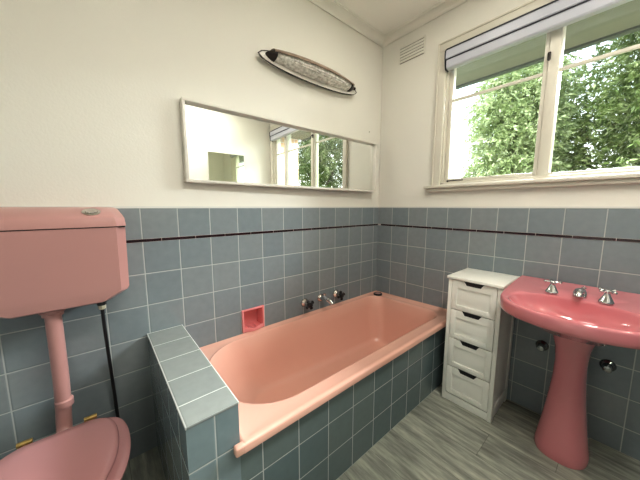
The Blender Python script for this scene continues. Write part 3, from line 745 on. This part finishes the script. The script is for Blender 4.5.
def tree(loc, canopies, leaf, nleaf, label, ls=(.055, .10), trunk_r=.09, seed=1):
    rnd = random.Random(seed)
    t = thing('tree', label, 'tree', loc, None)
    b = MB()
    top = max(c[0][2] for c in canopies)
    P = Vector(loc)
    b.tube(catmull([P, P + Vector((.05, .03, .9)), P + Vector((-.04, .02, 1.8)), P + Vector((.02, 0, top - loc[2]))], 5), [trunk_r * (1 - .045 * k) for k in range(16)], 10)
    for c, r in canopies:
        C_ = Vector(c); s = P + Vector((0, 0, max(.8, (C_.z - P.z) * .55)))
        b.tube([s, s.lerp(C_, .5) + Vector((0, 0, .1)), C_], [.045, .03, .012], 8)
    b.build('trunk', M['bark'], t)
    V = []; F = []
    wsum = [r[0] * r[1] * r[2] for c, r in canopies]; tot = sum(wsum)
    for (c, r), w in zip(canopies, wsum):
        n = int(nleaf * w / tot); nspray = max(1, n // 14)
        for i in range(nspray):
            while True:
                d = Vector((rnd.gauss(0, 1), rnd.gauss(0, 1), rnd.gauss(0, 1)))
                if d.length > .01: break
            d.normalize(); rad = rnd.random() ** .45
            o = Vector((c[0] + d.x * r[0] * rad, c[1] + d.y * r[1] * rad, c[2] + d.z * r[2] * rad))
            ax = Vector((d.x * .7 + rnd.gauss(0, .5), d.y * .7 + rnd.gauss(0, .5), -.35 + rnd.gauss(0, .4))).normalized()
            sl = rnd.uniform(.12, .28)
            for k in range(14):
                s = k / 14; p = o + ax * sl * s + Vector((0, 0, -.06 * s * s))
                ld = (ax * .55 + Vector((rnd.gauss(0, .6), rnd.gauss(0, .6), rnd.gauss(-.25, .5)))).normalized()
                sd = ld.cross(Vector((rnd.gauss(0, 1), rnd.gauss(0, 1), rnd.gauss(0, 1))))
                if sd.length < .05: continue
                sd.normalize(); L_ = rnd.uniform(*ls); w_ = L_ * .17
                i0 = len(V)
                V += [p, p + ld * L_ * .45 + sd * w_, p + ld * L_, p + ld * L_ * .45 - sd * w_]
                F.append((i0, i0 + 1, i0 + 2, i0 + 3))
    me = bpy.data.meshes.new('foliage'); me.from_pydata([tuple(v) for v in V], [], F); me.materials.append(leaf); me.update()
    o = bpy.data.objects.new('foliage', me); COL.objects.link(o); o.parent = t; o.matrix_parent_inverse = Matrix.Translation(t.location).inverted()
    return t
tree((3.3, -.1, -.4), [((3.2, -.14, 2.5), (.75, .60, .95)), ((3.1, -.12, 1.5), (.7, .60, .8)), ((3.3, -.18, 3.1), (.7, .52, .6))], M['leaf_b'], 42000, 'pale green leafy tree outside left half of window', ls=(.04, .085), seed=3)
tree((3.2, -1.8, -.4), [((3.1, -1.71, 2.5), (.8, .68, 1.0)), ((3.0, -1.72, 1.4), (.8, .68, .8)), ((3.2, -2.4, 2.7), (.8, .65, 1.0)), ((3.2, -2.4, 1.4), (.8, .65, .8)), ((3.2, -2.0, 3.5), (.8, .95, .7))], M['leaf_a'], 80000, 'dense green leafy tree outside right half of window', ls=(.04, .085), seed=5)
tree((3.3, -5.2, -.4), [((3.3, -4.4, 2.4), (1.1, .95, 1.3)), ((3.2, -5.8, 2.5), (1.2, 1.2, 1.4)), ((3.4, -5.2, 3.8), (1.2, 1.4, .9)), ((3.3, -4.6, .9), (1.1, .95, .9)), ((3.2, -6.2, .9), (1.1, 1.1, .9))], M['leaf_a'], 30000, 'leafy tree outside seen through window only in long mirror', ls=(.08, .14), seed=9)
tree((5.5, -1.6, -.4), [((5.4, -.1, 2.5), (.75, .7, 1.7)), ((5.4, -1.2, 2.6), (.75, 1.0, 1.9)), ((5.4, -2.6, 2.3), (.75, 1.3, 2.0)), ((5.4, -4.2, 2.0), (.75, 1.2, 1.9)), ((5.4, -2.6, 4.2), (.75, 1.3, 1.0))], M['leaf_c'], 60000, 'darker tree standing behind the dense green tree outside window', ls=(.07, .13), seed=13)

# ------------------------------------------------------------------ light
w = bpy.data.worlds.new('sky'); S.world = w; w.use_nodes = True
nt = w.node_tree; bg = nt.nodes['Background']
tc = nt.nodes.new('ShaderNodeTexCoord'); sp_ = nt.nodes.new('ShaderNodeSeparateXYZ'); nt.links.new(tc.outputs['Generated'], sp_.inputs[0])
cr = nt.nodes.new('ShaderNodeValToRGB'); nt.links.new(sp_.outputs[2], cr.inputs[0])
cr.color_ramp.elements[0].position = 0; cr.color_ramp.elements[0].color = (1, 1, .98, 1)
cr.color_ramp.elements[1].position = .6; cr.color_ramp.elements[1].color = (.62, .78, 1, 1)
nt.links.new(cr.outputs[0], bg.inputs[0]); bg.inputs[1].default_value = 2.4

def light(name, typ, loc, energy, color=(1, 1, 1), rot=(0, 0, 0), **k):
    l = bpy.data.lights.new(name, typ); l.energy = energy; l.color = color
    for a, v in k.items(): setattr(l, a, v)
    o = bpy.data.objects.new(name, l); o.location = loc; o.rotation_euler = rot; COL.objects.link(o); return o
light('sun_light', 'SUN', (0, 0, 6), 4.5, (1, .96, .88), (0, R(-38), R(-12)), angle=R(2))
light('sky_glow', 'AREA', (2.05, -1.35, 2.85), 400, (.92, .97, 1.), (0, R(62), 0), shape='RECTANGLE', size=.8, size_y=1.8)
light('added_fill_disk', 'AREA', (-.64, -.70, 2.50), 2.2, (1, .96, .88), (0, 0, 0), shape='DISK', size=.26)  # weak added fill light over the bath, no real fitting here
light('added_fill_strip', 'AREA', (-1.2, -1.62, 2.50), 18.5, (1, .97, .91), (0, 0, 0), shape='RECTANGLE', size=1.0, size_y=.18)  # added fill light out of view, evens brightness along the back wall

# ------------------------------------------------------------------ camera
cam = bpy.data.cameras.new('camera'); co = bpy.data.objects.new('camera', cam); COL.objects.link(co)
cam.sensor_width = 36; cam.lens = 263.34 / 640 * 36; cam.clip_start = .02
yaw, pitch, roll = .7017, -.1262, .0006
f = Vector((math.cos(pitch) * math.sin(yaw), math.cos(pitch) * math.cos(yaw), math.sin(pitch)))
r = Vector((math.cos(yaw), -math.sin(yaw), 0)); u = r.cross(f)
r2 = r * math.cos(roll) + u * math.sin(roll); u2 = u * math.cos(roll) - r * math.sin(roll)
m = Matrix((r2, u2, -f)).transposed().to_4x4(); m.translation = Vector((-1.8839, -1.4403, 1.2026))
co.matrix_world = m
S.camera = co
S.view_settings.view_transform = 'Standard'
S.view_settings.look = 'None'
S.view_settings.exposure = .5
S.view_settings.gamma = .83
